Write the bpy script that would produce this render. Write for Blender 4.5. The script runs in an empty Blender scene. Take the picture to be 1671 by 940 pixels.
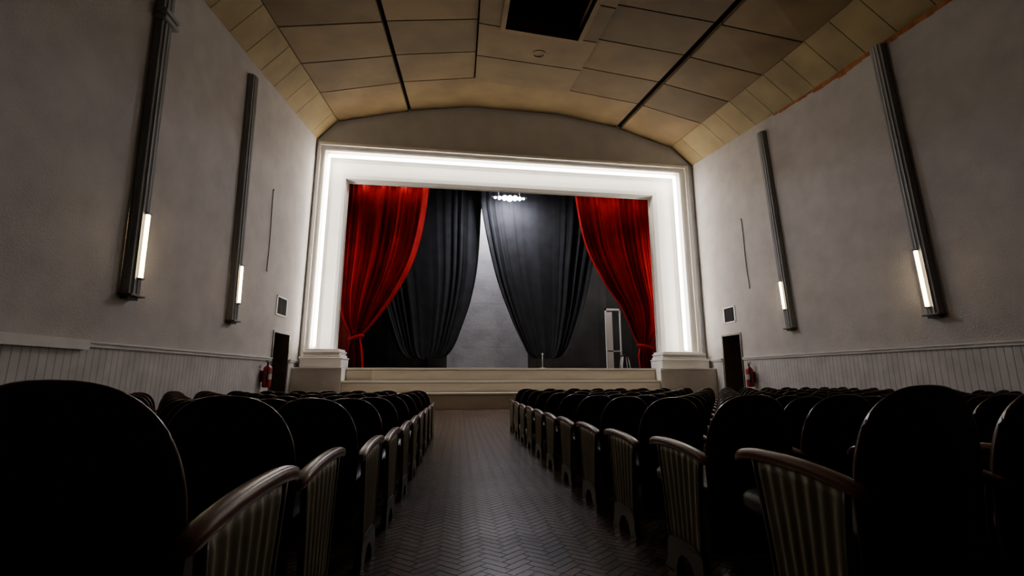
import bpy, math, random
from mathutils import Vector
random.seed(7)
SC=bpy.context.scene
COL=SC.collection

# ------------------------------------------------------------ materials
def nodes(name):
    m=bpy.data.materials.new(name); m.use_nodes=True
    nt=m.node_tree; b=nt.nodes["Principled BSDF"]
    return m,nt,b
def mat(name,c1,c2=None,scale=4.0,rough=.6,bump=0.0,bscale=None,metal=0.0,detail=6,stretch=(1,1,1),spec=.5,lo=.35,hi=.65,bdist=.03,seam=None,tone=None):
    m,nt,b=nodes(name)
    b.inputs["Roughness"].default_value=rough; b.inputs["Metallic"].default_value=metal
    b.inputs["Specular IOR Level"].default_value=spec
    tc=nt.nodes.new("ShaderNodeTexCoord"); mp=nt.nodes.new("ShaderNodeMapping"); mp.inputs["Scale"].default_value=stretch
    nt.links.new(tc.outputs["Object"],mp.inputs[0])
    n=nt.nodes.new("ShaderNodeTexNoise"); n.inputs["Scale"].default_value=scale; n.inputs["Detail"].default_value=detail
    nt.links.new(mp.outputs[0],n.inputs["Vector"])
    r=nt.nodes.new("ShaderNodeValToRGB"); r.color_ramp.elements[0].position=lo; r.color_ramp.elements[1].position=hi
    r.color_ramp.elements[0].color=(*c1,1); r.color_ramp.elements[1].color=(*(c2 or c1),1)
    nt.links.new(n.outputs["Fac"],r.inputs[0]); out=r.outputs[0]
    if seam:   # horizontal seam lines every `seam` metres
        sp=nt.nodes.new("ShaderNodeSeparateXYZ"); nt.links.new(tc.outputs["Object"],sp.inputs[0])
        d=nt.nodes.new("ShaderNodeMath"); d.operation='DIVIDE'; d.inputs[1].default_value=seam; nt.links.new(sp.outputs[2],d.inputs[0])
        fr=nt.nodes.new("ShaderNodeMath"); fr.operation='FRACT'; nt.links.new(d.outputs[0],fr.inputs[0])
        r2=nt.nodes.new("ShaderNodeValToRGB"); e=r2.color_ramp.elements; e[0].position=0; e[0].color=(.6,.6,.6,1); e[1].position=.025; e[1].color=(1,1,1,1)
        nt.links.new(fr.outputs[0],r2.inputs[0])
        mx=nt.nodes.new("ShaderNodeMix"); mx.data_type='RGBA'; mx.blend_type='MULTIPLY'; mx.inputs[0].default_value=1
        nt.links.new(out,mx.inputs[6]); nt.links.new(r2.outputs[0],mx.inputs[7]); out=mx.outputs[2]
    if tone:   # per-panel tonal variation from the face attribute "tone"
        at=nt.nodes.new("ShaderNodeAttribute"); at.attribute_name="tone"
        mr=nt.nodes.new("ShaderNodeMapRange"); mr.inputs[3].default_value=1-tone; mr.inputs[4].default_value=1+tone*.4
        nt.links.new(at.outputs["Fac"],mr.inputs[0])
        mx=nt.nodes.new("ShaderNodeMix"); mx.data_type='RGBA'; mx.blend_type='MULTIPLY'; mx.inputs[0].default_value=1
        nt.links.new(out,mx.inputs[6]); nt.links.new(mr.outputs[0],mx.inputs[7]); out=mx.outputs[2]
    nt.links.new(out,b.inputs["Base Color"])
    if bump>0:
        n2=nt.nodes.new("ShaderNodeTexNoise"); n2.inputs["Scale"].default_value=bscale or scale*6; n2.inputs["Detail"].default_value=5
        nt.links.new(mp.outputs[0],n2.inputs["Vector"])
        bp=nt.nodes.new("ShaderNodeBump"); bp.inputs["Strength"].default_value=bump; bp.inputs["Distance"].default_value=bdist
        nt.links.new(n2.outputs["Fac"],bp.inputs["Height"]); nt.links.new(bp.outputs[0],b.inputs["Normal"])
    return m
def emis(name,col,s):
    m,nt,b=nodes(name); b.inputs["Base Color"].default_value=(*col,1)
    b.inputs["Emission Color"].default_value=(*col,1); b.inputs["Emission Strength"].default_value=s
    return m
def board_mat(name,c,cd,axis,pitch,rough=.5):
    m,nt,b=nodes(name); b.inputs["Roughness"].default_value=rough
    tc=nt.nodes.new("ShaderNodeTexCoord"); sp=nt.nodes.new("ShaderNodeSeparateXYZ"); nt.links.new(tc.outputs["Object"],sp.inputs[0])
    d=nt.nodes.new("ShaderNodeMath"); d.operation='DIVIDE'; d.inputs[1].default_value=pitch; nt.links.new(sp.outputs[axis],d.inputs[0])
    fr=nt.nodes.new("ShaderNodeMath"); fr.operation='FRACT'; nt.links.new(d.outputs[0],fr.inputs[0])
    r=nt.nodes.new("ShaderNodeValToRGB"); e=r.color_ramp.elements
    e[0].position=0; e[0].color=(*cd,1); e[1].position=.14; e[1].color=(*c,1)
    x=e.new(.92); x.color=(*c,1); x=e.new(1.0); x.color=(*cd,1)
    nt.links.new(fr.outputs[0],r.inputs[0])
    n=nt.nodes.new("ShaderNodeTexNoise"); n.inputs["Scale"].default_value=2.5; n.inputs["Detail"].default_value=7
    nt.links.new(tc.outputs["Object"],n.inputs["Vector"])
    mr=nt.nodes.new("ShaderNodeMapRange"); mr.inputs[1].default_value=.3; mr.inputs[2].default_value=.7; mr.inputs[3].default_value=.75; mr.inputs[4].default_value=1.05
    nt.links.new(n.outputs["Fac"],mr.inputs[0])
    mx=nt.nodes.new("ShaderNodeMix"); mx.data_type='RGBA'; mx.blend_type='MULTIPLY'; mx.inputs[0].default_value=1
    nt.links.new(r.outputs[0],mx.inputs[6]); nt.links.new(mr.outputs[0],mx.inputs[7]); nt.links.new(mx.outputs[2],b.inputs["Base Color"])
    bp=nt.nodes.new("ShaderNodeBump"); bp.inputs["Strength"].default_value=.5; bp.inputs["Distance"].default_value=.02
    nt.links.new(r.outputs[0],bp.inputs["Height"]); nt.links.new(bp.outputs[0],b.inputs["Normal"])
    return m
M={}
M['plaster']=mat("rough_plaster",(.385,.355,.335),(.445,.415,.392),1.8,.85,.28,34,detail=11)
M['rear']=mat("dark_rear_wall",(.03,.027,.025),(.05,.045,.04),1,.85)
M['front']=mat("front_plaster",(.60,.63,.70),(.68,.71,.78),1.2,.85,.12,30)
M['white']=mat("white_paint",(.80,.77,.72),(.85,.82,.77),2,.5)
M['rail']=mat("rail_paint",(.58,.55,.53),(.66,.63,.61),3,.45)
M['bead']=board_mat("beadboard",(.50,.475,.46),(.22,.205,.20),1,.135)
M['cove']=mat("ceiling_cove_board",(.185,.130,.050),(.265,.192,.078),.9,.75,tone=.18)
M['panel']=mat("ceiling_panel_board",(.112,.071,.028),(.165,.108,.046),.7,.75,spec=.3,tone=.28)
M['dark']=mat("dark_gap",(.006,.005,.004),(.009,.007,.006),3,1,spec=0)
M['orange']=mat("rusty_orange_edge",(.22,.060,.010),(.40,.13,.020),7,.8)
M['steps']=mat("step_boards",(.64,.56,.44),(.74,.66,.53),1.5,.55,.1,20,stretch=(.4,3,3))
M['tread']=mat("step_tread_edge",(.86,.80,.69),(.92,.87,.77),1.5,.4,stretch=(.4,3,3))  # paler than the risers: edge highlight put into the colour
M['shadow']=mat("step_painted_shadow",(.20,.16,.12),(.26,.21,.16),3,.7)  # flat dark strip under each tread edge, shadow put into the colour
M['nosing']=mat("brown_wood_trim",(.10,.07,.045),(.15,.11,.07),4,.4)
M['podium']=mat("podium_paint",(.80,.75,.68),(.87,.82,.75),2,.6)
M['stage']=mat("stage_floor_wood",(.14,.11,.085),(.2,.16,.125),3,.45,stretch=(6,.5,1))
M['concrete']=mat("stage_back_concrete",(.27,.265,.27),(.38,.372,.38),1.2,.9,.25,6,lo=.3,hi=.62,detail=15,seam=1.24)
M['black']=mat("black_masking",(.008,.008,.009),(.014,.014,.015),3,.9,spec=.1)
M['mask']=mat("dim_wall_grey",(.045,.044,.044),(.07,.068,.068),.8,.9,spec=.1)  # dimness of the stage wall put into a dark grey
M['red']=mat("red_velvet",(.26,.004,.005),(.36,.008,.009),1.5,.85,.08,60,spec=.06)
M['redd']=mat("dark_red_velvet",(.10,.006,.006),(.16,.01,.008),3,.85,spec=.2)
M['drape']=mat("charcoal_drape",(.013,.0135,.0145),(.019,.020,.0215),2,.9,.1,60,spec=.12)
M['pil']=mat("grey_fluted_metal",(.23,.23,.23),(.33,.33,.33),2,.6,stretch=(1,1,.2),spec=.3)
M['led']=emis("led_strip_glow",(1,.93,.83),27)
M['tube']=emis("warm_tube_glow",(1,.76,.43),25)
M['spot']=emis("stage_lamp_glow",(.88,.86,1),260)
M['wood']=mat("varnished_dark_wood",(.026,.015,.012),(.045,.025,.018),3,.3,stretch=(1,1,8))
M['rim']=mat("dark_seat_rim_wood",(.11,.045,.022),(.17,.072,.034),4,.25)
M['arm']=mat("varnished_armrest_wood",(.12,.045,.021),(.20,.078,.036),5,.32,stretch=(8,1,1))
M['seatm']=mat("dark_seat_leather",(.05,.053,.056),(.075,.08,.084),8,.45,.1,60)
M['flute']=mat("cream_fluted_iron",(.20,.172,.105),(.31,.272,.175),9,.5,lo=.3,hi=.7,stretch=(1,1,.5))
M['iron']=mat("dark_cast_iron",(.05,.042,.028),(.075,.062,.042),8,.5)
M['ext']=mat("red_enamel",(.24,.008,.008),(.3,.012,.012),4,.35)
M['blk']=mat("black_rubber",(.008,.008,.008),(.014,.014,.014),8,.6,spec=.2)
M['label']=mat("white_label",(.4,.4,.38),(.45,.45,.42),8,.5)
M['brass']=mat("dull_brass",(.10,.08,.05),(.14,.11,.07),8,.4,metal=.7)

# ------------------------------------------------------------ mesh builder
class MB:
    def __init__(s): s.v=[];s.f=[];s.m=[];s.sm=[]
    def q(s,pts,mi=0,smooth=False):
        b=len(s.v); s.v+= [tuple(p) for p in pts]; s.f.append(tuple(range(b,b+len(pts)))); s.m.append(mi); s.sm.append(smooth)
    def box(s,x0,x1,y0,y1,z0,z1,mi=0,fn=None):
        P=[(x,y,z) for x in (x0,x1) for y in (y0,y1) for z in (z0,z1)]
        if fn: P=[fn(*p) for p in P]
        b=len(s.v); s.v+=P
        for f in ((0,1,3,2),(4,6,7,5),(0,4,5,1),(2,3,7,6),(0,2,6,4),(1,5,7,3)):
            s.f.append(tuple(b+i for i in f)); s.m.append(mi); s.sm.append(False)
    def grid(s,pts,mi=0,smooth=True,closeu=False,closev=False):
        b=len(s.v); n=len(pts); k=len(pts[0])
        for r in pts: s.v+=[tuple(p) for p in r]
        for i in range(n if closeu else n-1):
            for j in range(k if closev else k-1):
                i2=(i+1)%n; j2=(j+1)%k
                s.f.append((b+i*k+j,b+i*k+j2,b+i2*k+j2,b+i2*k+j)); s.m.append(mi); s.sm.append(smooth)
    def tube(s,path,r,n=8,mi=0,cap=True):
        rings=[]
        for i,p in enumerate(path):
            p=Vector(p); a=Vector(path[max(i-1,0)]); c=Vector(path[min(i+1,len(path)-1)])
            d=(c-a).normalized(); u=d.cross(Vector((0,0,1)) if abs(d.z)<.9 else Vector((1,0,0))).normalized(); w=d.cross(u)
            rr=r[i] if isinstance(r,(list,tuple)) else r
            rings.append([p+(u*math.cos(t)+w*math.sin(t))*rr for t in [2*math.pi*j/n for j in range(n)]])
        s.grid(rings,mi,True,False,True)
        if cap:
            s.q(rings[0],mi); s.q(rings[-1][::-1],mi)
    def add(s,o,mi_map=None):
        b=len(s.v); s.v+=o.v
        for f,m,sm in zip(o.f,o.m,o.sm):
            s.f.append(tuple(b+i for i in f)); s.m.append(mi_map[m] if mi_map else m); s.sm.append(sm)
    def mesh(s,name,mats):
        me=bpy.data.meshes.new(name); me.from_pydata([tuple(p) for p in s.v],[],s.f)
        for k in mats: me.materials.append(M[k])
        me.polygons.foreach_set("material_index",s.m); me.polygons.foreach_set("use_smooth",s.sm)
        me.update()
        import bmesh
        bm=bmesh.new(); bm.from_mesh(me); bmesh.ops.remove_doubles(bm,verts=bm.verts,dist=1e-5)
        bmesh.ops.recalc_face_normals(bm,faces=bm.faces); bm.to_mesh(me); bm.free()
        return me
def obj(name,data,parent=None,loc=(0,0,0),label=None,cat=None,kind=None,group=None,bevel=0):
    o=bpy.data.objects.new(name,data); COL.objects.link(o); o.location=loc
    if parent: o.parent=parent
    if label:o["label"]=label
    if cat:o["category"]=cat
    if kind:o["kind"]=kind
    if group:o["group"]=group
    if bevel:
        md=o.modifiers.new("bevel","BEVEL"); md.width=bevel; md.segments=2; md.limit_method='ANGLE'
    return o
def pl(t,pts):
    if t<=pts[0][0]: return pts[0][1]
    for (a,b),(c,d) in zip(pts,pts[1:]):
        if t<=c: return b+(d-b)*(t-a)/(c-a)
    return pts[-1][1]
def sm(t,pts):
    n=len(pts)
    if t<=pts[0][0]: return pts[0][1]
    if t>=pts[-1][0]: return pts[-1][1]
    for i in range(n-1):
        if t<=pts[i+1][0]:
            x0,y0=pts[i]; x1,y1=pts[i+1]; h=x1-x0; u=(t-x0)/h
            ma=(y1-pts[i-1][1])/(x1-pts[i-1][0]) if i>0 else (y1-y0)/h
            mb=(pts[i+2][1]-y0)/(pts[i+2][0]-x0) if i<n-2 else (y1-y0)/h
            return (2*u**3-3*u*u+1)*y0+(u**3-2*u*u+u)*h*ma+(-2*u**3+3*u*u)*y1+(u**3-u*u)*h*mb

XL,XR=-5.78,10.20
FZ=[(-2,.05),(0,.04),(1.25,.01),(1.6,-.015),(2.1,-.06),(2.4,-.075),(3.3,-.13),(4.5,-.175),(6,-.215),(9,-.265),(12,-.28),(15,-.25),(30,-.25)]
def fz(y): return pl(y,FZ)
EZ=[(-2,8.1),(7,8.8),(11,9.2),(17.4,10.06),(18.9,10.28)]
def e_(y): return pl(y,EZ)
LZ=[(-2,8.8),(7,9.75),(17.4,11.66),(18.9,11.92)]
def L_(y): return pl(y,LZ)
def c_(y): return min(e_(y)+.88,L_(y)-.12)
def M_(y): return L_(y)+pl(y,[(-2,.2),(9,.28),(17.4,.42)])
def FP(x,o,z): return (x,17.4+.05*(x+5.8)-o,z)     # front wall frame (o = toward the audience)

# ------------------------------------------------------------ floor
b=MB()
ys=[-2,0,1.25,1.6,2.1,2.4,3.3,4.5,6,9,12,15,17.0,18.6]
for a,c in zip(ys,ys[1:]): b.q([(XL-.1,a,fz(a)),(XR+.1,a,fz(a)),(XR+.1,c,fz(c)),(XL-.1,c,fz(c))],0)
W=.060;n=3
ca=math.sqrt(.5)
def brick(x0,y0,w,h):
    g=.045
    P=[(x0+g,y0+g),(x0+w-g,y0+g),(x0+w-g,y0+h-g),(x0+g,y0+h-g)]
    P=[((p[0]-p[1])*ca*W+.3,(p[0]+p[1])*ca*W+8.5) for p in P]
    cx=sum(p[0] for p in P)/4; cy=sum(p[1] for p in P)/4
    if -1.1<cx<1.8 and .6<cy<16.6: b.q([(p[0],p[1],fz(p[1])+.003) for p in P],1)
for k in range(-210,211):
    for m in range(-50,51):
        ox=k+m*n; oy=k-m*n
        if abs((ox-oy)*ca*W)>2.2 or abs((ox+oy)*ca*W)>8.8: continue
        brick(ox,oy,n,1); brick(ox,oy+1,1,n)
fm,nt,bs=nodes("floor_bricks")
at=nt.nodes.new("ShaderNodeAttribute"); at.attribute_name="tone"
r=nt.nodes.new("ShaderNodeValToRGB"); r.color_ramp.elements[0].color=(.075,.043,.027,1); r.color_ramp.elements[1].color=(.140,.086,.057,1)
nt.links.new(at.outputs["Fac"],r.inputs[0])
tc=nt.nodes.new("ShaderNodeTexCoord")
ns=nt.nodes.new("ShaderNodeTexNoise"); ns.inputs["Scale"].default_value=2.2; ns.inputs["Detail"].default_value=8; nt.links.new(tc.outputs["Object"],ns.inputs["Vector"])
rs=nt.nodes.new("ShaderNodeValToRGB"); rs.color_ramp.elements[0].position=.38; rs.color_ramp.elements[0].color=(.45,.42,.40,1); rs.color_ramp.elements[1].position=.58; rs.color_ramp.elements[1].color=(1.0,1.0,1.0,1)
nt.links.new(ns.outputs["Fac"],rs.inputs[0])
mx=nt.nodes.new("ShaderNodeMix"); mx.data_type='RGBA'; mx.blend_type='MULTIPLY'; mx.inputs[0].default_value=1
nt.links.new(r.outputs[0],mx.inputs[6]); nt.links.new(rs.outputs[0],mx.inputs[7]); nt.links.new(mx.outputs[2],bs.inputs["Base Color"])
bs.inputs["Roughness"].default_value=.25; bs.inputs["Specular IOR Level"].default_value=.75
n3=nt.nodes.new("ShaderNodeTexNoise"); n3.inputs["Scale"].default_value=30; nt.links.new(tc.outputs["Object"],n3.inputs["Vector"])
bp=nt.nodes.new("ShaderNodeBump"); bp.inputs["Strength"].default_value=.15; bp.inputs["Distance"].default_value=.003
nt.links.new(n3.outputs["Fac"],bp.inputs["Height"]); nt.links.new(bp.outputs[0],bs.inputs["Normal"])
M['brick']=fm
M['floorb']=mat("floor_joint",(.022,.015,.011),(.034,.024,.018),3,.5,spec=.3)
me=bpy.data.meshes.new("floor"); me.from_pydata(b.v,[],b.f); me.materials.append(M['floorb']); me.materials.append(M['brick'])
me.polygons.foreach_set("material_index",b.m)
att=me.attributes.new("tone",'FLOAT','FACE')
for i in range(len(b.f)): att.data[i].value=random.random()
me.update(); obj("floor",me,kind="structure",label="worn herringbone brick floor")

# ------------------------------------------------------------ ceiling
b=MB(); tones={}
trnd=random.Random(21)
SY=[-2,.65,2.45,4.25,6.15,7.95,9.65,11.35,13.15,15.0,18.3]
SX=[XL,-5.05,-2.3,.32,3.95,6.80,9.25,XR]
def off(x): return pl(x,[(.32,0),(3.95,.5)])
def zc(i,y): return [e_,c_,L_,M_,M_,L_,c_,e_][i](y)
def zx(x,y):
    for i in range(7):
        if x<=SX[i+1]+1e-6:
            t=(x-SX[i])/(SX[i+1]-SX[i]); return zc(i,y)*(1-t)+zc(i+1,y)*t
    return e_(y)
HX0,HX1=1.10,3.32
for j in range(len(SY)-1):
    y0,y1=SY[j],SY[j+1]; last=(j==len(SY)-2)
    for i in range(7):
        x0,x1=SX[i],SX[i+1]
        hole=(i==3 and 7.9<=y0<11.0)
        def Y(x,y): return y+(off(x) if y>-1.9 else 0)
        if not hole:
            P=[(x0,Y(x0,y0)),(x1,Y(x1,y0)),(x1,Y(x1,y1)),(x0,Y(x0,y1))]
            b.q([(p[0],p[1],zx(*p)+.09) for p in P],1)
        g=.024
        gl=gr=g
        if i==2: gl=.09
        if i==1: gr=.045
        if i==4: gr=.12
        if i==5: gl=.10
        if last and i in(2,3): gr=0
        if last and i in(3,4): gl=0
        if i in (0,6): gl=gr=.012
        d=-.13 if (i==3 and not last) else (-.03 if i in (1,5) else 0)
        mi=2 if i in(0,6) else 0
        cells=[(x0+gl,x1-gr,y0+g,y1-g)]
        if i in (0,6): 
            ym=(y0+y1)/2; cells=[(x0+gl,x1-gr,y0+.009,ym-.009),(x0+gl,x1-gr,ym+.009,y1-.009)]
        if hole:
            cells=[(x0+gl,HX0,y0+g,y1-g),(HX1,x1-gr,y0+g,y1-g)]
        for (a,c,p,q_) in cells:
            lo=[(a,Y(a,p)),(c,Y(c,p)),(c,Y(c,q_)),(a,Y(a,q_))]
            z=[zx(*t)+d for t in lo]
            tones[len(b.f)]=.45 if (last and i in (2,3,4)) else trnd.random()
            b.q([(t[0],t[1],zz) for t,zz in zip(lo,z)],mi)
            for k in range(4):
                k2=(k+1)%4
                b.q([(*lo[k],z[k]),(*lo[k2],z[k2]),(*lo[k2],z[k2]+.1-d),(*lo[k],z[k]+.1-d)],mi)
def hq(x,y): return (x,y+off(x))
A=hq(HX0,7.95);B_=hq(HX1,7.95);C_=hq(HX1,11.35);D_=hq(HX0,11.35)
# recessed hatch with a slim raised border
bo=.14
oA=hq(HX0-bo,7.95-bo);oB=hq(HX1+bo,7.95-bo);oC=hq(HX1+bo,11.35+bo);oD=hq(HX0-bo,11.35+bo)
for (a,c,a2,c2) in ((A,B_,oA,oB),(B_,C_,oB,oC),(C_,D_,oC,oD),(D_,A,oD,oA)):
    b.q([(*a,zx(*a)+.25),(*c,zx(*c)+.25),(*c,12.4),(*a,12.4)],1)
    b.q([(*a,zx(*a)-.18),(*c,zx(*c)-.18),(*c,zx(*c)+.25),(*a,zx(*a)+.25)],0)
    tones[len(b.f)]=1.0
    b.q([(*a,zx(*a)-.18),(*c,zx(*c)-.18),(*c2,zx(*c2)-.18),(*a2,zx(*a2)-.18)],0)
    b.q([(*a2,zx(*a2)-.18),(*c2,zx(*c2)-.18),(*c2,zx(*c2)-.10),(*a2,zx(*a2)-.10)],0)
b.q([(*p,12.4) for p in (A,B_,C_,D_)],1)
rr_=random.Random(4); yy_=-2.0
while yy_<12.6:
    st_=rr_.uniform(.15,.45); h_=rr_.uniform(.10,.19)*(1 if yy_<11 else .5)
    b.q([(XR-.004,yy_,e_(yy_)+.02),(XR-.004,yy_+st_,e_(yy_+st_)+.02),(XR-.004,yy_+st_,e_(yy_+st_)-h_*rr_.uniform(.8,1.1)),(XR-.004,yy_,e_(yy_)-h_)],3)
    yy_+=st_
me=bpy.data.meshes.new("ceiling"); me.from_pydata(b.v,[],b.f)
for k in ("panel","dark","cove","orange"): me.materials.append(M[k])
me.polygons.foreach_set("material_index",b.m)
att=me.attributes.new("tone",'FLOAT','FACE')
for i in range(len(b.f)): att.data[i].value=tones.get(i,.3)
me.update()
obj("ceiling",me,kind="structure",label="stepped ochre panelled ceiling")
b=MB(); yr=12.75; zz=zx(2.3,yr)-.14
b.tube([(2.3+.2*math.cos(t),yr+.2*math.sin(t),zz+.18*.2*math.sin(t)) for t in [2*math.pi*i/24 for i in range(25)]],.018,6,0,False)
obj("ceiling_ring",b.mesh("ceiling_ring",["nosing"]),label="thin round ring fixed to the ceiling panel",cat="ceiling fitting")

# ------------------------------------------------------------ side walls
def side_wall(name,X,door,label):
    s=1 if X>0 else -1
    d0,d1,dz=door; b=MB(); ys=sorted(set([-2,7,11,17.4,18.3,d0,d1]))
    for a,c in zip(ys,ys[1:]):
        zb=dz if (a>=d0 and c<=d1) else None
        za=fz(a)-.1 if zb is None else zb; zb2=fz(c)-.1 if zb is None else zb
        b.q([(X,a,za),(X,c,zb2),(X,c,e_(c)+.1),(X,a,e_(a)+.1)],0)
    obj(name,b.mesh(name,["plaster"]),kind="structure",label=label)
    b=MB(); X2=X+s*1.6; f0=fz(d0)
    b.q([(X,d0,f0),(X2,d0,f0),(X2,d0,dz),(X,d0,dz)],0); b.q([(X,d1,f0),(X2,d1,f0),(X2,d1,dz),(X,d1,dz)],0)
    b.q([(X,d0,dz),(X,d1,dz),(X2,d1,dz),(X2,d0,dz)],1); b.q([(X,d0,f0),(X,d1,f0),(X2,d1,f0),(X2,d0,f0)],1)
    b.q([(X2,d0,f0),(X2,d1,f0),(X2,d1,dz),(X2,d0,dz)],1)
    for (p,q_,u,v) in ((d0-.06,d0,f0,dz+.06),(d1,d1+.06,f0,dz+.06),(d0,d1,dz,dz+.06)):
        b.box(min(X,X-s*.03),max(X,X-s*.03),p,q_,u,v,2)
    return b,f0
b,_=side_wall("wall_left",XL,(14.98,16.25,2.25),"rough grey-white plaster side wall")
obj("door_1",b.mesh("door_1",["nosing","black","iron"]),kind="structure",label="dark open doorway beside the stage")
b,_=side_wall("wall_right",XR,(15.74,16.86,2.40),"rough grey-white plaster side wall")
obj("door_2",b.mesh("door_2",["nosing","black","iron"]),kind="structure",label="dark open doorway beside the stage")
b=MB(); b.q([(XL,-2,-.1),(XR,-2,-.1),(XR,-2,10),(XL,-2,10)],0)
obj("wall_back",b.mesh("wall_back",["rear"]),kind="structure",label="dark rear wall of the auditorium")

def wains(name,X,zt,spans,thick_until):
    s=1 if X>0 else -1; b=MB()
    for a,c in spans:
        ys=[a]+[y for y in (0,1.25,2.4,4.5,6,9,12) if a<y<c]+[c]
        for p,q_ in zip(ys,ys[1:]):
            x2=X-s*.03
            b.q([(x2,p,fz(p)),(x2,q_,fz(q_)),(x2,q_,zt-.08),(x2,p,zt-.08)],0)
        b.box(min(X,X-s*.07),max(X,X-s*.07),a,c,zt-.09,zt-.03,1)
        b.box(min(X,X-s*.10),max(X,X-s*.10),a,c,zt-.03,zt,1)
        if thick_until>a:
            b.box(min(X,X-s*.12),max(X,X-s*.12),a,min(c,thick_until),zt-.14,zt+.01,1)
    obj(name,b.mesh(name,["bead","rail"]),kind="structure",label="white beadboard wainscot with a chair rail")
wains("trim_1",XL,1.45,[(-2,14.85),(16.36,17.35)],7.75)
wains("trim_2",XR,1.56,[(-2,15.62),(16.96,18.15)],-5)

# ------------------------------------------------------------ front wall and proscenium
def ztop(x): return 9.98+.011*(x+5.7)
OXL,OXR=-5.70,9.97
def fr(r,o):
    xl=OXL+r*.76; xr=OXR-r*1.19; zl=ztop(xl)-r; zr=ztop(xr)-r
    return [FP(xl,o,1.20),FP(xl,o,zl),FP(xr,o,zr),FP(xr,o,1.20)]
b=MB()
xl,xr=OXL+.1,OXR-.1; zt_l,zt_r=ztop(xl)-.1,ztop(xr)-.1
b.q([FP(XL-.05,0,-.4),FP(xl,0,-.4),FP(xl,0,zt_l),FP(XL-.05,0,13.2)],0)
b.q([FP(xr,0,-.4),FP(XR+.05,0,-.4),FP(XR+.05,0,13.2),FP(xr,0,zt_r)],0)
b.q([FP(XL-.05,0,13.2),FP(xl,0,zt_l),FP(xr,0,zt_r),FP(XR+.05,0,13.2)],0)
obj("wall_front",b.mesh("wall_front",["front"]),kind="structure",label="plaster stage wall with an arched top")
arch=obj("proscenium_frame",None,loc=FP(2.2,0,1.19),label="white stepped proscenium frame with glowing light strips around the stage",cat="stage frame")
base=Vector(arch.location)
def sub(bm): bm.v=[tuple(Vector(p)-base) for p in bm.v]; return bm
prof=[(0,0),(0,.10),(.04,.13),(.14,.13),(.14,.08),(.30,.06),(.30,.10),(.38,.10),(.42,.06),(.56,.01),(.56,-.28),(.64,-.36),(1.14,-.38),(1.16,-.32),(1.32,-.34),(1.35,-.62),(1.42,-.62)]
b=MB(); rows=[fr(r,o) for r,o in prof]; b.grid(rows,0,False)
obj("moulding",sub(b).mesh("moulding",["white"]),arch)
for k,(i0,i1) in enumerate(((0,1),(1,2),(2,3))):
    b=MB(); R=[fr(r,o) for r,o in ((.565,-.02),(.565,.16),(.602,.16),(.602,-.02))]
    pts=[[Vector(q_[i0]),Vector(q_[i1])] for q_ in R]
    if k!=1:
        for row in pts:
            for p in row:
                if p.z<2: p.z=1.95
    b.grid(pts,0,False,True,False); b.q([p[0] for p in pts]); b.q([p[1] for p in pts][::-1])
    obj("light_strip",sub(b).mesh("light_strip",["led"]),arch,label="glowing white light strip")
def plinth(x0,x1,side):
    b=MB()
    tiers=[(0,.30,.0),(.30,.35,.03),(.35,.44,-.05),(.44,.52,-.10),(.52,.58,-.07),(.58,.66,-.14)]
    for a,c,g in tiers:
        X0,X1,O=x0-g,x1+g,.46+g
        if side<0: X0=max(X0,XL+.02)
        else: X1=min(X1,XR-.02)
        b.box(X0,X1,-.62,O,1.195+a,1.195+c,0,lambda x,o,z:FP(x,o,z))
    o=obj("column_base",sub(b).mesh("column_base",["white"]),arch,bevel=.02); return o
plinth(-5.60,-4.20,-1); plinth(8.00,10.04,1)

# stage floor and steps
b=MB(); b.box(-9,13,-9,.0,.9,1.19,0,FP)
obj("floor_stage",b.mesh("floor_stage",["stage"]),kind="structure",label="wooden stage floor")
st=obj("stage_steps",None,loc=FP(2,0.02,-.25),label="pale wooden steps and podiums across the front of the stage",cat="steps")
base=Vector(st.location)
SXL,SXR=-4.10,7.80
for (x0,x1,o0,o1,z1) in ((-3.15,SXR-.02,.02,.26,1.19),(SXL+.02,SXR-.02,.262,.66,.73),(SXL+.02,SXR-.02,.662,1.12,.31),(SXL+.02,-3.16,.02,.10,1.19)):
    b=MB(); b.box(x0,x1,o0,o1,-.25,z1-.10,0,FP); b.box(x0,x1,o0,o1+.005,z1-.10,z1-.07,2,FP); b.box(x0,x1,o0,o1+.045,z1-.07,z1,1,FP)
    obj("step",sub(b).mesh("step",["steps","tread","shadow"]),st,bevel=.006)
for x0,x1 in ((XL+.02,SXL-.0),(SXR,XR-.02)):
    b=MB(); b.box(x0,x1,.02,.72,-.25,1.12,0,FP); b.box(x0,x1,.02,.75,1.12,1.19,0,FP)
    obj("podium",sub(b).mesh("podium",["podium"]),st,bevel=.01)

# stage house
b=MB(); b.q([(-9,26,1),(13,26,1),(13,26,12.9),(-9,26,12.9)],0)
obj("wall_stage_back",b.mesh("wall_stage_back",["concrete"]),kind="structure",label="stained grey concrete wall behind the stage")
b=MB()
b.q([(-9,17.4,1),(-9,26,1),(-9,26,13),(-9,17.4,13)]); b.q([(13,18.4,1),(13,26,1),(13,26,13),(13,18.4,13)])
b.q([(-9,18.0,13),(13,18.9,13),(13,26,13),(-9,26,13)])
b.q([FP(-9,-.64,1),FP(-4.68,-.64,1),FP(-4.68,-.64,13),FP(-9,-.64,13)]); b.q([FP(8.38,-.64,1),FP(13,-.64,1),FP(13,-.64,13),FP(8.38,-.64,13)])
b.q([FP(-9,-.64,8.7),FP(13,-.64,8.8),FP(13,-.64,13),FP(-9,-.64,13)])
obj("wall_stage_side",b.mesh("wall_stage_side",["black"]),kind="structure",label="black side walls of the stage house")

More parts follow.
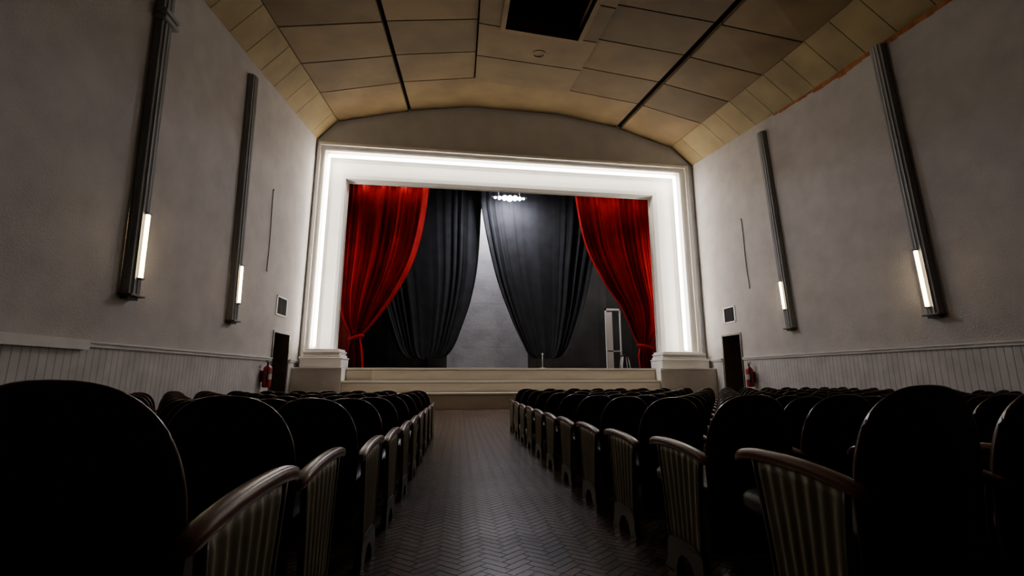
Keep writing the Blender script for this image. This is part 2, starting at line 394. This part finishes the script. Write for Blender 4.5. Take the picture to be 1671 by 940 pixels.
# ------------------------------------------------------------ curtains
def curtain(name,mk,Y,xlf,xrf,z0,z1,folds,amp,label,seed=1,nz=60,nx=320,edge=0):
    rnd=random.Random(seed); ph=[rnd.uniform(0,6.28) for _ in range(8)]
    org=Vector(((sm(z1,xlf)+sm(z1,xrf))/2,Y,z1))
    rows=[]
    for j in range(nz+1):
        v=j/nz
        z=z0+(z1-z0)*(v**1.6 if edge else v); a=sm(z,xlf); c=sm(z,xrf); w=c-a
        wr=min(1,w/ (sm(z1,xrf)-sm(z1,xlf)))
        row=[]
        for i in range(nx+1):
            s=i/nx
            s2=s+.022*math.sin(2*math.pi*2*s+ph[1])+.010*math.sin(2*math.pi*5*s+ph[2])
            if edge: s2=.5+.5*math.copysign(abs(2*s2-1)**1.35,2*s2-1)
            A=amp*(.5+.5*wr)
            if edge: A*=(.10+.90*abs(2*s-1)**1.8)*(1-.5*v)
            cr=math.sin(2*math.pi*folds*s2+ph[0])
            if not edge: cr=1-2*abs(math.sin(math.pi*folds*s2+ph[0]))**.8   # crisp ridges
            amod=.6+.4*math.sin(2*math.pi*2.3*s+ph[5])
            y=-A*amod*cr+A*.12*math.sin(2*math.pi*folds*2.3*s2+ph[3]+.4*z)+A*.7*math.sin(2*math.pi*folds*.31*s+ph[4])
            row.append((a+w*s-org.x,y,z-org.z))
        rows.append(row)
    b=MB(); b.grid(rows,0,True)
    return obj(name,b.mesh(name,[mk]),loc=org,label=label,cat="curtain"),org
c1,o1=curtain("stage_curtain","red",19.2,[(1.2,-4.50),(2.0,-4.48),(2.45,-4.42),(3.2,-4.80),(4.5,-5.1),(9.6,-5.2)],[(1.2,-3.86),(2.0,-3.95),(2.45,-4.02),(2.93,-3.64),(4.08,-2.85),(5.53,-2.13),(7.16,-1.72),(9.6,-1.47)],1.21,9.6,14,.20,"bright red velvet curtain tied back to the side of the stage",seed=3)
def tieband(par,org,xa,xb,y,z,zr):
    b=MB(); P=[]
    cx=(xa+xb)/2; rx=(xb-xa)/2+.05
    for i in range(25):
        t=2*math.pi*i/24; P.append((cx+rx*math.cos(t)-org.x,y+.28*math.sin(t)-org.y,z+zr*math.cos(t)-org.z))
    b.tube(P,.06,8,0,False); obj("tieback",b.mesh("tieback",["red"]),par)
tieband(c1,o1,-4.44,-4.0,19.2,2.42,.10)
c2,o2=curtain("stage_curtain","red",19.5,[(1.2,7.80),(1.8,7.78),(2.15,7.84),(2.57,7.6),(3.79,7.1),(5.02,6.3),(6.7,5.51),(8.95,5.1),(9.8,5.05)],[(1.2,8.55),(1.8,8.48),(2.15,8.36),(3.0,8.8),(4.5,9.1),(9.8,9.2)],1.21,9.8,14,.20,"bright red velvet curtain tied back to the side of the stage",seed=5)
tieband(c2,o2,7.86,8.34,19.5,2.15,-.08)
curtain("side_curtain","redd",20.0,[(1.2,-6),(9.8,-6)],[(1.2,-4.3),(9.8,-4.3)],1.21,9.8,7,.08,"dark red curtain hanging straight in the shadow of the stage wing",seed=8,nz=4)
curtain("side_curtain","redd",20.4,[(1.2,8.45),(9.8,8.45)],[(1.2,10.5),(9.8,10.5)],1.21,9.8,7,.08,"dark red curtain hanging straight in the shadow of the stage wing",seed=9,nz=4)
curtain("backdrop_drape","drape",21.4,[(1.66,-2.0),(1.70,-2.35),(1.85,-2.65),(2.15,-2.9),(2.6,-3.1),(3.6,-3.5),(5,-4.0),(7,-4.6),(10.2,-5.2)],[(1.66,-1.1),(1.70,-.85),(1.85,-.55),(2.3,-.25),(2.9,-.02),(4.34,.44),(6.1,.75),(9.0,.90),(10.2,.95)],1.66,10.2,12,.17,"charcoal drape gathered to a point at the bottom",seed=11,edge=1)
curtain("backdrop_drape","drape",21.0,[(1.68,3.5),(1.72,3.3),(1.9,3.1),(2.24,2.92),(3.5,2.33),(5.53,1.60),(8.7,.90),(10.2,.80)],[(1.68,4.35),(1.72,4.6),(1.9,4.85),(2.4,5.15),(4.14,5.80),(5.95,6.25),(8,6.7),(10.2,7.0)],1.68,10.2,12,.17,"charcoal drape gathered to a point at the bottom",seed=12,edge=1)
curtain("dim_wall_sheet","mask",23.2,[(1.2,-9),(10,-9)],[(1.2,-.65),(10,-.65)],1.21,12,12,.03,"added dark grey sheet standing in for the dim stage wall",seed=14,nz=4)  # added sheets before the concrete, their grey stands for the dim wall
curtain("dim_wall_sheet","mask",24.4,[(1.2,3.6),(10,3.6)],[(1.2,12.5),(10,12.5)],1.21,12,12,.03,"added dark grey sheet standing in for the dim stage wall",seed=15,nz=4)

# stage lamp bar
lb=obj("stage_light_bar",None,loc=(2.15,20.3,9.05),label="bright white lamp cluster hanging above the stage",cat="stage light")
b=MB(); b.box(-.85,.85,0,.12,.10,.18); b.tube([(-.5,.05,.14),(-.5,.05,2.0)],.02); b.tube([(.5,.05,.14),(.5,.05,2.0)],.02)
obj("housing",b.mesh("housing",["blk"]),lb)
for i,(x,rr,dz) in enumerate(((-.66,.05,.01),(-.46,.08,.0),(-.22,.115,.01),(.02,.135,-.01),(.27,.115,.01),(.49,.08,-.01),(.67,.045,.0))):
    b=MB(); 
    b.tube([(x,-.10+rr*math.cos(t),.05+dz) for t in [math.pi*k/8 for k in range(9)]],[max(.004,rr*math.sin(math.pi*k/8)) for k in range(9)],16); obj("lamp",b.mesh("lamp",["spot"]),lb)
sp=obj("stage_spotlight",None,loc=(3.75,20.2,9.1),label="small black spotlight hanging from the stage rigging",cat="stage light")
b=MB(); b.tube([(0,.15,.05),(0,-.1,0),(0,-.16,-.02)],[.07,.09,.12],12); obj("lamp_body",b.mesh("lamp_body",["blk"]),sp)
b=MB(); b.tube([(-.12,0,0),(-.12,0,.2),(0,0,.25),(.12,0,.2),(.12,0,0)],.012,6); b.tube([(0,0,.25),(0,0,2)],.015,6); obj("bracket",b.mesh("bracket",["blk"]),sp)

# stage props
pf=obj("stage_flat",None,loc=(7.36,22.6,1.19),label="tall narrow white door frame standing on the stage",cat="door frame")
b=MB(); b.box(.06,.36,0,.05,.02,3.0); obj("panel",b.mesh("panel",["white"]),pf)
b=MB(); 
for q_ in ((0,.06),(.75,.80)): b.box(q_[0],q_[1],-.04,.07,0,3.1)
b.box(.0,.80,-.04,.07,3.0,3.1); b.box(.06,.75,0.0,.05,.9,.96); obj("frame",b.mesh("frame",["white"]),pf)
sl=obj("stage_stool",None,loc=(7.85,21.4,1.19),label="small white stool with black seat on the stage",cat="stool")
b=MB(); b.tube([(0,0,.62),(0,0,.68)],.2,16); obj("seat",b.mesh("seat",["blk"]),sl)
for a,c in ((-1,-1),(1,-1),(-1,1),(1,1)):
    b=MB(); b.tube([(a*.2,c*.2,0),(a*.12,c*.12,.62)],.02,8); obj("leg",b.mesh("leg",["rail"]),sl)
ms=obj("microphone_stand",None,loc=(3.42,19.0,1.19),label="short grey microphone stand at the stage edge",cat="stand")
b=MB(); b.tube([(0,0,0),(0,0,.03),(0,0,.04)],[.14,.13,.02],16); obj("base",b.mesh("base",["rail"]),ms)
b=MB(); b.tube([(0,0,.03),(0,0,.55)],.015,8); b.tube([(0,0,.55),(0,-.03,.62)],[.03,.035],10); obj("pole",b.mesh("pole",["rail"]),ms)

# ------------------------------------------------------------ wall light columns
def column(X,yb0,yt0,zb,zt,tz0,tz1,ring,label):
    s=1 if X>0 else -1; w=.32; pr=.18
    o=obj("wall_light_column",None,loc=(X-s*.002,yb0+w/2,zb),label=label,cat="wall light",group="fluted wall light columns")
    lean=(yt0-yb0)/(zt-zb)
    sec=[(0,0),(0,.05)]
    nf=6
    for i in range(nf*6+1):
        t=i/(nf*6); a=math.pi*t
        rr=1-.13*abs(math.sin(math.pi*nf*t))**.7
        sec.append((w/2-w/2*math.cos(a)*rr*1.0, .05+(pr-.05)*math.sin(a)**.6*rr))
    sec+=[(w,.05),(w,0)]
    rows=[]
    for z in (0,zt-zb): rows.append([(-s*p[1],p[0]-w/2+lean*z,z) for p in sec])
    b=MB(); b.grid(rows,0,False); b.q(rows[0]); b.q(rows[1][::-1]); obj("column_body",b.mesh("column_body",["pil"]),o)
    b=MB()
    b.box(0,-s*.21,-w/2-.02,w/2+.02,-.04,.0); b.box(0,-s*.13,-w/2+.03,w/2-.03,-.09,-.04)
    obj("bracket",b.mesh("bracket",["iron"]),o,bevel=.01)
    b=MB(); z0=tz0-zb; z1=tz1-zb; yy=.03
    b.tube([(-s*(pr+.0),yy+lean*z0,z0),(-s*(pr+.0),yy+lean*z1,z1)],.039,12); obj("lamp_tube",b.mesh("lamp_tube",["tube"]),o,label="glowing warm white tube")
    b=MB()
    for z in (z0-.03,z1): b.box(-s*(pr-.08),-s*(pr+.04),yy-.045+lean*z,yy+.045+lean*z,z,z+.03)
    b.box(-s*(pr-.08),-s*(pr-.03),yy-.05+lean*z0,yy+.05+lean*z0,z0-.02,z1+.02)
    obj("lamp_holder",b.mesh("lamp_holder",["iron"]),o)
    if ring:
        b=MB(); z=ring-zb
        for k in range(2):
            b.box(0,-s*(pr+.05),-w/2-.05+lean*z,w/2+.05+lean*z,z+k*.14,z+k*.14+.08)
        obj("collar",b.mesh("collar",["pil"]),o,bevel=.02)
LC="tall grey fluted wall column with a glowing tube at its foot"
column(XL,8.33,8.02,2.30,9.0,2.60,3.74,7.45,"tall grey fluted wall column with collar and glowing tube")
column(XL,11.96,11.62,2.28,8.85,2.72,3.66,None,LC)
column(XR,8.50,8.78,2.22,8.93,2.38,3.64,None,LC)
column(XR,12.85,13.22,2.36,9.12,2.95,3.82,None,LC)

# vents, cables, extinguishers
def vent(X,y0,y1,z0,z1):
    s=1 if X>0 else -1
    o=obj("wall_vent",None,loc=(X,(y0+y1)/2,z0),label="small dark louvred vent in a white frame above the doorway",cat="vent")
    h=z1-z0; w=(y1-y0)/2
    b=MB(); b.box(0,-s*.01,-w+.05,w-.05,.05,h-.05); obj("recess",b.mesh("recess",["black"]),o)
    b=MB(); b.box(0,-s*.02,-w,w,0,.045);b.box(0,-s*.02,-w,w,h-.045,h);b.box(0,-s*.02,-w,-w+.07,0,h);b.box(0,-s*.02,w-.07,w,0,h); obj("frame",b.mesh("frame",["white"]),o)
    for yv in (-w/3,w/3):
        b=MB(); b.box(-s*.010,-s*.018,yv-.008,yv+.008,.045,h-.045)
        obj("louvre",b.mesh("louvre",["blk"]),o)
vent(XL,14.95,15.85,2.80,3.42); vent(XR,15.9,16.68,2.88,3.50)
def cable(X,y0,z0,y1,z1):
    s=1 if X>0 else -1
    b=MB(); P=[(0,(y1-y0)*t+.03*math.sin(t*5),(z1-z0)*t) for t in [i/16 for i in range(17)]]
    b.tube(P,.012,6)
    for t in (0,16): b.tube([(0,P[t][1],P[t][2]),(-s*.02,P[t][1],P[t][2])],.025,8)
    obj("wall_cable",b.mesh("wall_cable",["iron"]),loc=(X-s*.014,y0,z0),label="thin dark cable running down the plaster wall",cat="cable")
cable(XL,13.98,3.98,13.9,6.49); cable(XR,14.90,3.97,15.03,6.57)
def ext(X,y,z0,h):
    s=1 if X>0 else -1; R=.12
    o=obj("fire_extinguisher",None,loc=(X-s*(R+.05),y,z0),label="red fire extinguisher with black hose hung by the doorway",cat="fire extinguisher")
    zz=[(0,.6),(.02,.95),(.04,1),(h*.68,1),(h*.74,.9),(h*.79,.6),(h*.82,.3),(h*.86,.3)]
    b=MB(); b.tube([(0,0,z) for z,_ in zz],[R*k for _,k in zz],20); obj("cylinder_body",b.mesh("cylinder_body",["ext"]),o)
    b=MB(); b.tube([(0,0,h*.85),(0,0,h*.93)],.035,10); b.box(-.02,.02,-.14,.06,h*.93,h*.95); b.box(-.02,.02,-.13,.04,h*.97,h); obj("valve_handle",b.mesh("valve_handle",["blk"]),o)
    b=MB(); b.tube([(0,.03,h*.9),(-s*.05,-.10,h*.88),(-s*.06,-.15,h*.7),(-s*.06,-.15,h*.4),(-s*.06,-.13,h*.2)],[.016,.016,.016,.018,.03],8); obj("hose",b.mesh("hose",["blk"]),o)
    b=MB(); rows=[]
    for z in (h*.3,h*.5): rows.append([(-s*(R+.002)*math.cos(t),-(R+.002)*math.sin(t),z) for t in [-.2+i*.15 for i in range(9)]])
    b.grid(rows); obj("label_sticker",b.mesh("label_sticker",["label"]),o)
    b=MB(); b.box(s*R*.8,s*(R+.05),-.04,.04,h*.2,h*.62); obj("wall_bracket",b.mesh("wall_bracket",["iron"]),o)
ext(XL+.03,14.28,.57,.78); ext(XR-.03,15.10,.52,.85)

# ------------------------------------------------------------ seats
HW=.239; SXO=.274; PIT=.549
def backrest():
    b=MB(); H0,HM,HT=.16,.56,.902
    zs=[H0+(HM-H0)*i/5 for i in range(5)]+[HM+(HT-HM)*math.sin(math.pi/2*i/18) for i in range(19)]
    def hw(z):
        if z<=HM: return HW-.03+.03*(z-H0)/(HM-H0)
        return HW*max(0.0,1-((z-HM)/(HT-HM))**2.8)**.38
    def yy(x,z): return .05*(x/.25)**2-(z-.45)*.10
    N=16; fa=[]
    for z in zs:
        h=max(hw(z),.004); fa.append([(h*math.sin(math.pi/2*(2*i/N-1)),0,z) for i in range(N+1)])
    back=[[(x,yy(x,z),z) for x,_,z in r] for r in fa]; front=[[(x,yy(x,z)+.03,z) for x,_,z in r] for r in fa]
    b.grid(back); b.grid(front)
    edge=[(r[0],f[0]) for r,f in zip(back,front)]+[(r[-1],f[-1]) for r,f in zip(back[::-1],front[::-1])]
    b.grid([[e[0],e[1]] for e in edge]); b.grid([[p,q_] for p,q_ in zip(back[-1],front[-1])]); b.grid([[p,q_] for p,q_ in zip(back[0],front[0])])
    path=[(r[0][0],r[0][1]+.015,r[0][2]) for r in back]+[(r[-1][0],r[-1][1]+.015,r[-1][2]) for r in back[::-1]]
    c=MB(); c.tube(path,.0090,8)
    return b,c
def seatpad():
    b=MB(); rows=[]
    out=[]
    for i in range(21):
        t=math.pi*i/20; out.append((.215*math.copysign(abs(math.cos(t))**.3,math.cos(t)),.54+.11*math.sin(t)**.5))
    out=[(.215,.07)]+out+[(-.215,.07)]
    for z,k in ((.38,.93),(.39,1),(.43,1),(.448,.95),(.455,.8)):
        rows.append([(p[0]*k,.34+(p[1]-.34)*k,z+(p[1]-.3)*.04) for p in out])
    b.grid(rows,0,True,False,True); b.q(rows[0]); b.q(rows[-1]); return b
def armz(y): return sm(y,[(-.03,.612),(.06,.636),(.2,.655),(.36,.662),(.47,.657),(.52,.643),(.55,.62)])
def armrest(sx):
    b=MB(); rows=[]
    for i in range(27):
        y=-.03+.58*i/26; z=armz(y); w=.026; th=.044
        e=min(1,(i+.4)/2.0,(26-i+.25)/2.4)**.6
        w*=e; t2=th*(.5+.5*e)
        rows.append([(sx+w*math.copysign(abs(math.cos(t))**.6,math.cos(t)),y,z-t2/2+t2/2*math.copysign(abs(math.sin(t))**.7,math.sin(t))) for t in [2*math.pi*k/14 for k in range(14)]])
    b.grid(rows,0,True,False,True); b.q(rows[0]); b.q(rows[-1][::-1]); return b
def endpanel(sx,side,fl=True):
    b=MB(); NZ=12; NY=72; nf=7
    f=[];g=[]
    for j in range(NZ+1):
        v=j/NZ; ya=.075-.035*v**1.5; yb=.36+.075*v**1.3
        r=[];r2=[]
        for i in range(NY+1):
            u=i/NY; y=ya+(yb-ya)*u; zt=armz(y)-.036; z=.15+(zt-.15)*v
            d=.008*(.5-.5*math.cos(2*math.pi*nf*u)) if fl and .03<v<.97 else .0
            if fl and (u<.001 or u>.999): d=.004
            r.append((sx+side*(.008+d),y,z)); r2.append((sx-side*.009,y,z))
        f.append(r); g.append(r2)
    b.grid(f); b.grid(g)
    E=[(f[j][0],g[j][0]) for j in range(NZ+1)]+[(f[NZ][i],g[NZ][i]) for i in range(NY+1)]+[(f[j][NY],g[j][NY]) for j in range(NZ,-1,-1)]+[(f[0][i],g[0][i]) for i in range(NY,-1,-1)]
    b.grid([[p,q_] for p,q_ in E],0,False)
    return b
def foot(sx,side):
    b=MB()
    N=16; R=.085; cy=.215
    for i in range(N):
        t0=math.pi*i/N; t1=math.pi*(i+1)/N
        def inner(t): return (cy-R*math.cos(t),.0+.105*math.sin(t))
        def outer(t):
            u=t/math.pi; 
            return (sm(u,[(0,.03),(.18,.055),(.4,.09),(.6,.345),(.82,.385),(1,.41)]),sm(u,[(0,0),(.18,.05),(.4,.165),(.6,.165),(.82,.05),(1,0)]))
        a,c=inner(t0),inner(t1); d,e=outer(t0),outer(t1)
        for sxx in (sx-.02,sx+.02): b.q([(sxx,*a),(sxx,*c),(sxx,*e),(sxx,*d)])
        b.q([(sx-.02,*d),(sx+.02,*d),(sx+.02,*e),(sx-.02,*e)]); b.q([(sx-.02,*a),(sx+.02,*a),(sx+.02,*c),(sx-.02,*c)])
    pa=[(sx+side*.010,.075-.035*v**1.5,.15+(armz(.04)-.181)*v) for v in [k/8 for k in range(9)]]
    pb=[(sx+side*.010,.36+.075*v**1.3,.15+(armz(.43)-.181)*v) for v in [k/8 for k in range(9)]]
    b.tube(pa,.010,6); b.tube(pb,.010,6); b.tube([(sx+side*.010,.08,.155),(sx+side*.010,.35,.155)],.011,6)
    return b
BR,RIM=backrest(); SEAT=seatpad()
kits={}
for side in (-1,1):   # side = direction of the aisle
    sx=side*SXO
    A=armrest(sx); EP=endpanel(sx,side,True); IP=endpanel(sx,side,False); FT=foot(sx,side)
    k={}
    k['backrest']=BR.mesh("backrest",["wood"]); k['backrest_rim']=RIM.mesh("backrest_rim",["rim"]); k['seat']=SEAT.mesh("seat",["seatm"])
    k['armrest']=A.mesh("armrest",["arm"]); k['end_panel']=EP.mesh("end_panel",["flute"]); k['side_support']=IP.mesh("side_support",["iron"]); k['leg']=FT.mesh("leg",["iron"])
    j=MB(); j.add(BR,{0:0}); j.add(RIM,{0:4}); j.add(SEAT,{0:2}); j.add(A,{0:1}); j.add(IP,{0:3}); j.add(FT,{0:3})
    k['all']=j.mesh("theater_seat",["wood","arm","seatm","iron","rim"]); kits[side]=k
G="rows of round-backed theatre seats"
LA="dark wooden theatre seat with cream fluted aisle end panel"
LI="dark wooden round-backed theatre seat with brown armrest"
def seat(x0,y0,side,row,idx):
    # rows fan gently toward the stage; side = direction of the aisle
    A_=math.radians(5.0 if side<0 else 2.0)
    a=A_ if side<0 else -A_
    x=x0-side*PIT*idx*math.cos(A_); y=y0+PIT*idx*math.sin(A_)
    if x/(y+.1)<-1.45 or x/(y+.1)>1.95 or x<XL+.33 or x>XR-.33: return None
    z=fz(y+.2)
    k=kits[side]
    if idx==0 or row<3:
        o=obj("theater_seat",None,loc=(x,y,z),label=LA if idx==0 else LI,cat="seat",group=G)
        parts=['backrest','backrest_rim','seat','armrest','leg','end_panel' if idx==0 else 'side_support']
        for p in parts: obj(p,k[p],o,label=("cream fluted iron end panel" if p=='end_panel' else None))
    else:
        o=obj("theater_seat",k['all'],loc=(x,y,z),label=LI,cat="seat",group=G)
    o.rotation_euler=(0,0,a)
    return o
first=None
for r,y in enumerate([1.03,1.83,2.66,3.52,4.42,5.34,6.26,7.18,8.12,9.06]):
    for i in range(9):
        o=seat(-.79-(.05 if r==1 else 0),y,1,r,i)
        if r==0 and i==0: first=o
for r in range(11):
    for i in range(16):
        seat(1.462,1.34+.88*r,-1,r,i)
b=MB(); b.tube([(0,-.003,0),(0,.004,0)],.024,20); pz=.735
pln=obj("number_plate",b.mesh("number_plate",["wood"]),first,loc=(-.02,-.034,pz),label="small round seat number plate reading 6")
cu=bpy.data.curves.new("seat_number",'FONT'); cu.body="6"; cu.size=.04; cu.align_x='CENTER'; cu.align_y='CENTER'; cu.extrude=.001
t=bpy.data.objects.new("tmp",cu); COL.objects.link(t); bpy.context.view_layer.update()
tm=bpy.data.meshes.new_from_object(t); bpy.data.objects.remove(t); tm.materials.clear(); tm.materials.append(M['brass'])
o=obj("seat_number",tm,pln,loc=(0,-.005,0)); o.rotation_euler=(math.pi/2,0,0)

# ------------------------------------------------------------ lights
def area(name,loc,rot,sx,sy,pw,col):
    l=bpy.data.lights.new(name,'AREA'); l.shape='RECTANGLE'; l.size=sx; l.size_y=sy; l.energy=pw; l.color=col
    o=bpy.data.objects.new(name,l); COL.objects.link(o); o.location=loc; o.rotation_euler=rot; return o
R=math.radians
area("stage_top_light",(2.15,20.0,9.0),(R(12),0,0),1.2,.12,330,(.90,.89,1))
area("back_wall_light",(1.4,24.6,11.2),(R(25),0,0),4,.3,1000,(.95,.93,1))
area("added_curtain_light",(1.9,18.9,9.0),(R(25),0,0),13,.1,70,(1,.93,.86))  # added lamp hidden behind the frame top to brighten the red curtains
area("added_wing_light",(6.9,21.2,7.0),(R(40),0,R(-10)),.5,.3,80,(1,.96,.9))  # added unseen lamp that brightens the white door frame
area("added_side_light",(-5.05,18.35,4.6),(R(90),0,R(-15)),.1,5,26,(1,.93,.86))  # added pair of lamps hidden behind the jambs, brightening the lower curtains
area("added_side_light",(8.85,19.0,4.6),(R(90),0,R(25)),.1,5,26,(1,.93,.86))
w=bpy.data.worlds.new("world"); SC.world=w; w.use_nodes=True; w.node_tree.nodes["Background"].inputs[0].default_value=(0,0,0,1); w.node_tree.nodes["Background"].inputs[1].default_value=0

# ------------------------------------------------------------ camera
cd=bpy.data.cameras.new("camera"); cam=bpy.data.objects.new("camera",cd); COL.objects.link(cam)
cd.sensor_width=36; cd.lens=745/1671*36; cd.clip_start=.02
cam.location=(0,0,.93)
cam.rotation_euler=(R(90+10.791),0,R(-6.432))
SC.camera=cam
